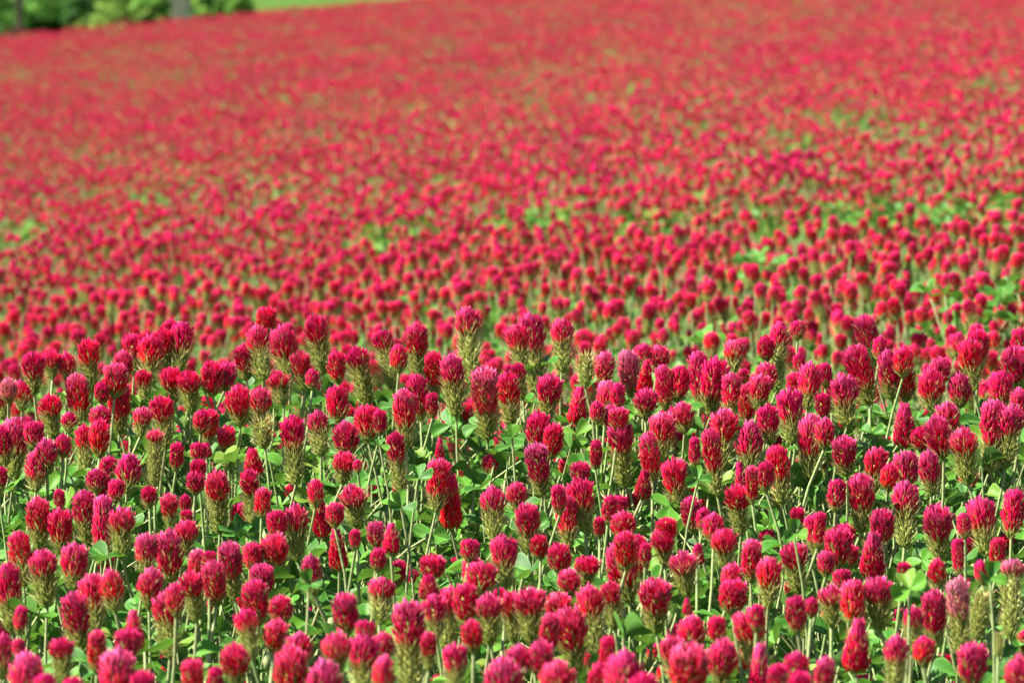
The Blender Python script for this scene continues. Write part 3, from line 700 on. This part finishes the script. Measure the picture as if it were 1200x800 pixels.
for i in order:
    h=HEADS[i]
    r_,base,foot,ax,Lw,Ww,asp,rfk,v=near_plant(i,h)
    petals,calyx=LIB[(rfk,asp,v)]
    sx=Ww/W0; sz=Lw/(asp*W0)
    if i not in INDIV:
        EXTRA.append((base,foot,ax,sx,sz,petals,calyx,r_)); continue
    root=bpy.data.objects.new('crimson_clover',None); root.empty_display_size=0.02; link(root); root.location=base
    key=(int(h[0]),int(h[1]))
    lab=LABELS[i]
    tag(root,lab,'clover','crimson clover plants on the near bank')
    st=bpy.data.objects.new('stem',STEM_ME[r_.randrange(10)]); link(st,root)
    stem_local(st,Vector((0,0,0)),foot+ax*0.002)
    st.scale=(r_.uniform(.9,1.2),)*2+(st.scale[2],)
    colr=(1-h[5],1-h[6],1,1)
    if petals:
        hd=bpy.data.objects.new('flower_head',petals); link(hd,root); hd.color=colr
        cy_=bpy.data.objects.new('calyx',calyx); link(cy_,hd)
    else:
        hd=bpy.data.objects.new('flower_head',calyx); link(hd,root)
    hd.location=foot; hd.rotation_mode='QUATERNION'; hd.rotation_quaternion=spin_quat(ax,r_.uniform(0,6.28)); hd.scale=(sx,sx,sz)
    # a swollen sheath on some stems
    H=foot.length
    if r_.random()<0.22:
        b=bpy.data.objects.new('sheath',BUD_ME); link(b,root); t_=r_.uniform(0.55,0.85); b.location=foot*t_; b.rotation_euler=(r_.uniform(-.2,.2),r_.uniform(-.2,.2),0)
    for k in range(3):
        lf=bpy.data.objects.new('leaf',PETIOLE_ME[r_.randrange(4)]); link(lf,root)
        lf.location=foot*max(0.02,(r_.uniform(0.32,0.86)-0.2)); sc=r_.uniform(0.8,1.35)
        lf.rotation_euler=(-r_.uniform(.15,1.0),0,r_.uniform(0,6.283)); lf.rotation_mode='XYZ'; lf.scale=(sc,sc,sc)
        for li,M in leaflet_mats(r_):
            q=bpy.data.objects.new('leaflet',LEAFLET_ME[li]); link(q,lf); q.matrix_local=M

# the few smaller heads past the limit, and short plants half hidden between the tall ones: one joined piece of real geometry
def to_mb(me):
    mb=MB(); mb.v=[tuple(v.co) for v in me.vertices]; mb.f=[tuple(p.vertices) for p in me.polygons]; mb.m=[0]*len(mb.f)
    for nm,l in (('ta','a'),('tb','b')):
        d=np.empty(len(mb.v),dtype=np.float32); me.attributes[nm].data.foreach_get('value',d); setattr(mb,l,d.tolist())
    return mb
ex=MB()
for base,foot,ax,sx,sz,petals,calyx,r_ in EXTRA:
    M=Matrix.Translation(base+foot) @ spin_quat(ax,r_.uniform(0,6.28)).to_matrix().to_4x4() @ Matrix.Diagonal((sx,sx,sz,1))
    if petals: ex.merge(to_mb(petals),M,0)
    ex.merge(to_mb(calyx),M,1)
    ex.merge(STEMS[r_.randrange(10)],Matrix.Translation(base) @ Vector((0,0,1)).rotation_difference(foot).to_matrix().to_4x4() @ Matrix.Diagonal((1,1,foot.length,1)),2)
if ex.v:
    o=link(bpy.data.objects.new('small_clover',ex.mesh('small_clover',MATS))); tag(o,'small clover heads half hidden between the larger near flowers','clover',kind='stuff')
# short plants (about two thirds as tall) between, and plants below and beside the frame
Q=np.concatenate([near_pts(560,2.6,4.9),]); n=len(Q)
hs=rng.uniform(0.55,0.82,n)
a_,b_,c_=trs(Q,np.ones(n)); c_=np.stack([hs*1.2,hs*1.2,hs],1)
scatter('short_clover',a_,b_,c_,C_MID,'short clover plants half hidden under the near flower heads','clover')
y=rng.uniform(1.6,5.0,900); x=rng.uniform(-1,1,900)*(0.12*y+1.0)
out=(np.abs(x)>0.124*y+0.03)|(y<2.72)
Q=np.stack([x[out],y[out]],1); n=len(Q)
a_,b_,c_=trs(Q,rng.uniform(.8,1.0,n))
c_[:,2]*=np.where(Q[:,1]<2.9,0.82,1.0)
scatter('clover_bank_sides',a_,b_,c_,C_MID,'crimson clover continuing beside and in front of the near bank','clover')

# ------------------------------------------------------------------ single leaves standing clear of the flowers
LEAFTXT=[(1066,690,46,'large dark green folded clover leaf at lower right, left of palest flower',-0.2),(1160,678,36,'single notched clover leaf on its own stalk near the right edge',0.2),(818,562,30,'round green clover leaf on a pale stalk right of centre',0.0),
 (445,522,22,'small bright green round leaf between red heads left of centre',0.1),(362,684,30,'upright folded leaf pair on a thick pale stalk, lower left of centre',-0.1),(490,560,34,'green leaf at the left of the pointed all-red head',0.2),
 (470,595,34,'broad dark green leaf low between stems, left of centre',0.1),(600,512,28,'green leaf under the whitish tipped crest flower',0.2),(930,625,30,'folded green leaf tip among stems right of centre',0.0)]
for k,(px,py,wpx,lab,rl) in enumerate(LEAFTXT):
    r_=random.Random(900+k); D=near_depth(py)-0.10; p=pix(px,py,D); sc=wpx*D/F/0.030
    root=bpy.data.objects.new('clover_leaf',None); root.empty_display_size=.02; link(root)
    gz=float(ground_z(p.x,p.y)); root.location=(p.x,p.y,gz); tag(root,lab,'leaf','single leaves on the near bank')
    ht=p.z-gz-0.0
    st=bpy.data.objects.new('leaf_stalk',STEM_ME[r_.randrange(10)]); link(st,root); stem_local(st,Vector((0,0,0)),Vector((0,0,ht)))
    st.scale=(0.8,0.8,ht)
    for a in (0.2,2.3,-1.9):
        q=bpy.data.objects.new('leaflet',LEAFLET_ME[r_.randrange(8)]); link(q,root)
        q.matrix_local=Matrix.Translation((0,0,ht)) @ Matrix.Rotation(rl,4,'Y') @ Matrix.Rotation(0.75+r_.uniform(-.2,.2),4,'X') @ Matrix.Rotation(a+r_.uniform(-.2,.2),4,'Z') @ Matrix.Rotation(r_.uniform(0,.5),4,'X') @ Matrix.Scale(sc*0.95,4)

# ------------------------------------------------------------------ trees and shrubs beyond the ridge
def crown_mesh(name, seed, clumps, mats, leaf, per):
    r_=random.Random(seed); mb=MB()
    for (cx,cy,cz,rad,mi) in clumps:
        tone0=r_.uniform(0.15,0.85)
        for k in range(per):
            d=Vector((r_.gauss(0,1),r_.gauss(0,1),r_.gauss(0,1))).normalized()*rad*r_.uniform(0.45,1.0)**0.6
            p=Vector((cx,cy,cz))+Vector((d.x,d.y,d.z*0.8)); s=leaf*r_.uniform(.6,1.3)
            n=(d.normalized()+Vector((r_.uniform(-.7,.7),r_.uniform(-.7,.7),r_.uniform(-.2,.9)))).normalized()
            u=n.orthogonal().normalized(); u.rotate(Quaternion(n,r_.uniform(0,6.28))); w_=n.cross(u)
            tn=min(1,max(0,tone0+r_.uniform(-.25,.25)))
            mb.add([p-u*s,p-w_*s*.5+n*s*.1,p+u*s,p+w_*s*.5+n*s*.1],[(0,1,2,3)],mi,[tn]*4)
    return mb.mesh(name,mats)
def trunk_mesh(name, h, r0, mat, seed, limbs):
    r_=random.Random(seed); mb=MB()
    pts=[(r_.uniform(-.06,.06)*k/2,r_.uniform(-.06,.06)*k/2,h*k/7) for k in range(8)]
    rad=[r0*1.35,r0*1.06,r0*.98,r0*.9,r0*.8,r0*.68,r0*.5,r0*.3]
    tube(mb,pts,rad,10)
    for k in range(limbs):
        j=r_.randrange(3,7); p=Vector(pts[j]); a=r_.uniform(0,6.28); ln=h*r_.uniform(.25,.45)
        d=Vector((math.cos(a),math.sin(a),r_.uniform(.4,1)))*ln
        tube(mb,[p,p+d*.35+Vector((0,0,.1)),p+d*.7,p+d],[rad[j]*.55,rad[j]*.4,rad[j]*.25,rad[j]*.1],6)
    return mb.mesh(name,[mat])
def tree(name,label,px,D,row0,row1,height,spread,seed,tone,barkm,r0,nclump,per=90,leaf=0.085,cat='tree'):
    """crown between photo rows row0 (bottom) and row1 (top; None = out of frame, use height)"""
    x=(px-600)/F*D; y=D; gz=float(ground_z(x,y)); r_=random.Random(seed)
    low=pix(px,row0,D).z-gz if row0 is not None else 0.15
    if row1 is not None: height=pix(px,row1,D).z-gz
    root=bpy.data.objects.new(name,None); link(root); root.location=(x,y,gz-0.05); tag(root,label,cat,'trees and shrubs beyond the ridge')
    tr=bpy.data.objects.new('trunk',trunk_mesh('trunk',height*.8,r0,barkm,seed,7)); link(tr,root)
    cl=[]
    for k in range(nclump):
        a=r_.uniform(0,6.283); v=r_.random(); zz=low+(height-low)*v
        prof=math.sin(math.pi*min(1,0.28+0.66*v))**0.6
        rr=spread*prof*math.sqrt(r_.uniform(.25,1)); mi=tone if r_.random()<.8 else r_.randrange(3)
        cl.append((rr*math.cos(a),rr*math.sin(a),zz,r_.uniform(.22,.42)*min(1.0,spread/2.0+0.3),mi))
    cr=bpy.data.objects.new('crown',crown_mesh('crown',seed+1,cl,M_TL,leaf,per)); link(cr,root)
    return root
B='broadleaf_tree'; S='dark_shrub'
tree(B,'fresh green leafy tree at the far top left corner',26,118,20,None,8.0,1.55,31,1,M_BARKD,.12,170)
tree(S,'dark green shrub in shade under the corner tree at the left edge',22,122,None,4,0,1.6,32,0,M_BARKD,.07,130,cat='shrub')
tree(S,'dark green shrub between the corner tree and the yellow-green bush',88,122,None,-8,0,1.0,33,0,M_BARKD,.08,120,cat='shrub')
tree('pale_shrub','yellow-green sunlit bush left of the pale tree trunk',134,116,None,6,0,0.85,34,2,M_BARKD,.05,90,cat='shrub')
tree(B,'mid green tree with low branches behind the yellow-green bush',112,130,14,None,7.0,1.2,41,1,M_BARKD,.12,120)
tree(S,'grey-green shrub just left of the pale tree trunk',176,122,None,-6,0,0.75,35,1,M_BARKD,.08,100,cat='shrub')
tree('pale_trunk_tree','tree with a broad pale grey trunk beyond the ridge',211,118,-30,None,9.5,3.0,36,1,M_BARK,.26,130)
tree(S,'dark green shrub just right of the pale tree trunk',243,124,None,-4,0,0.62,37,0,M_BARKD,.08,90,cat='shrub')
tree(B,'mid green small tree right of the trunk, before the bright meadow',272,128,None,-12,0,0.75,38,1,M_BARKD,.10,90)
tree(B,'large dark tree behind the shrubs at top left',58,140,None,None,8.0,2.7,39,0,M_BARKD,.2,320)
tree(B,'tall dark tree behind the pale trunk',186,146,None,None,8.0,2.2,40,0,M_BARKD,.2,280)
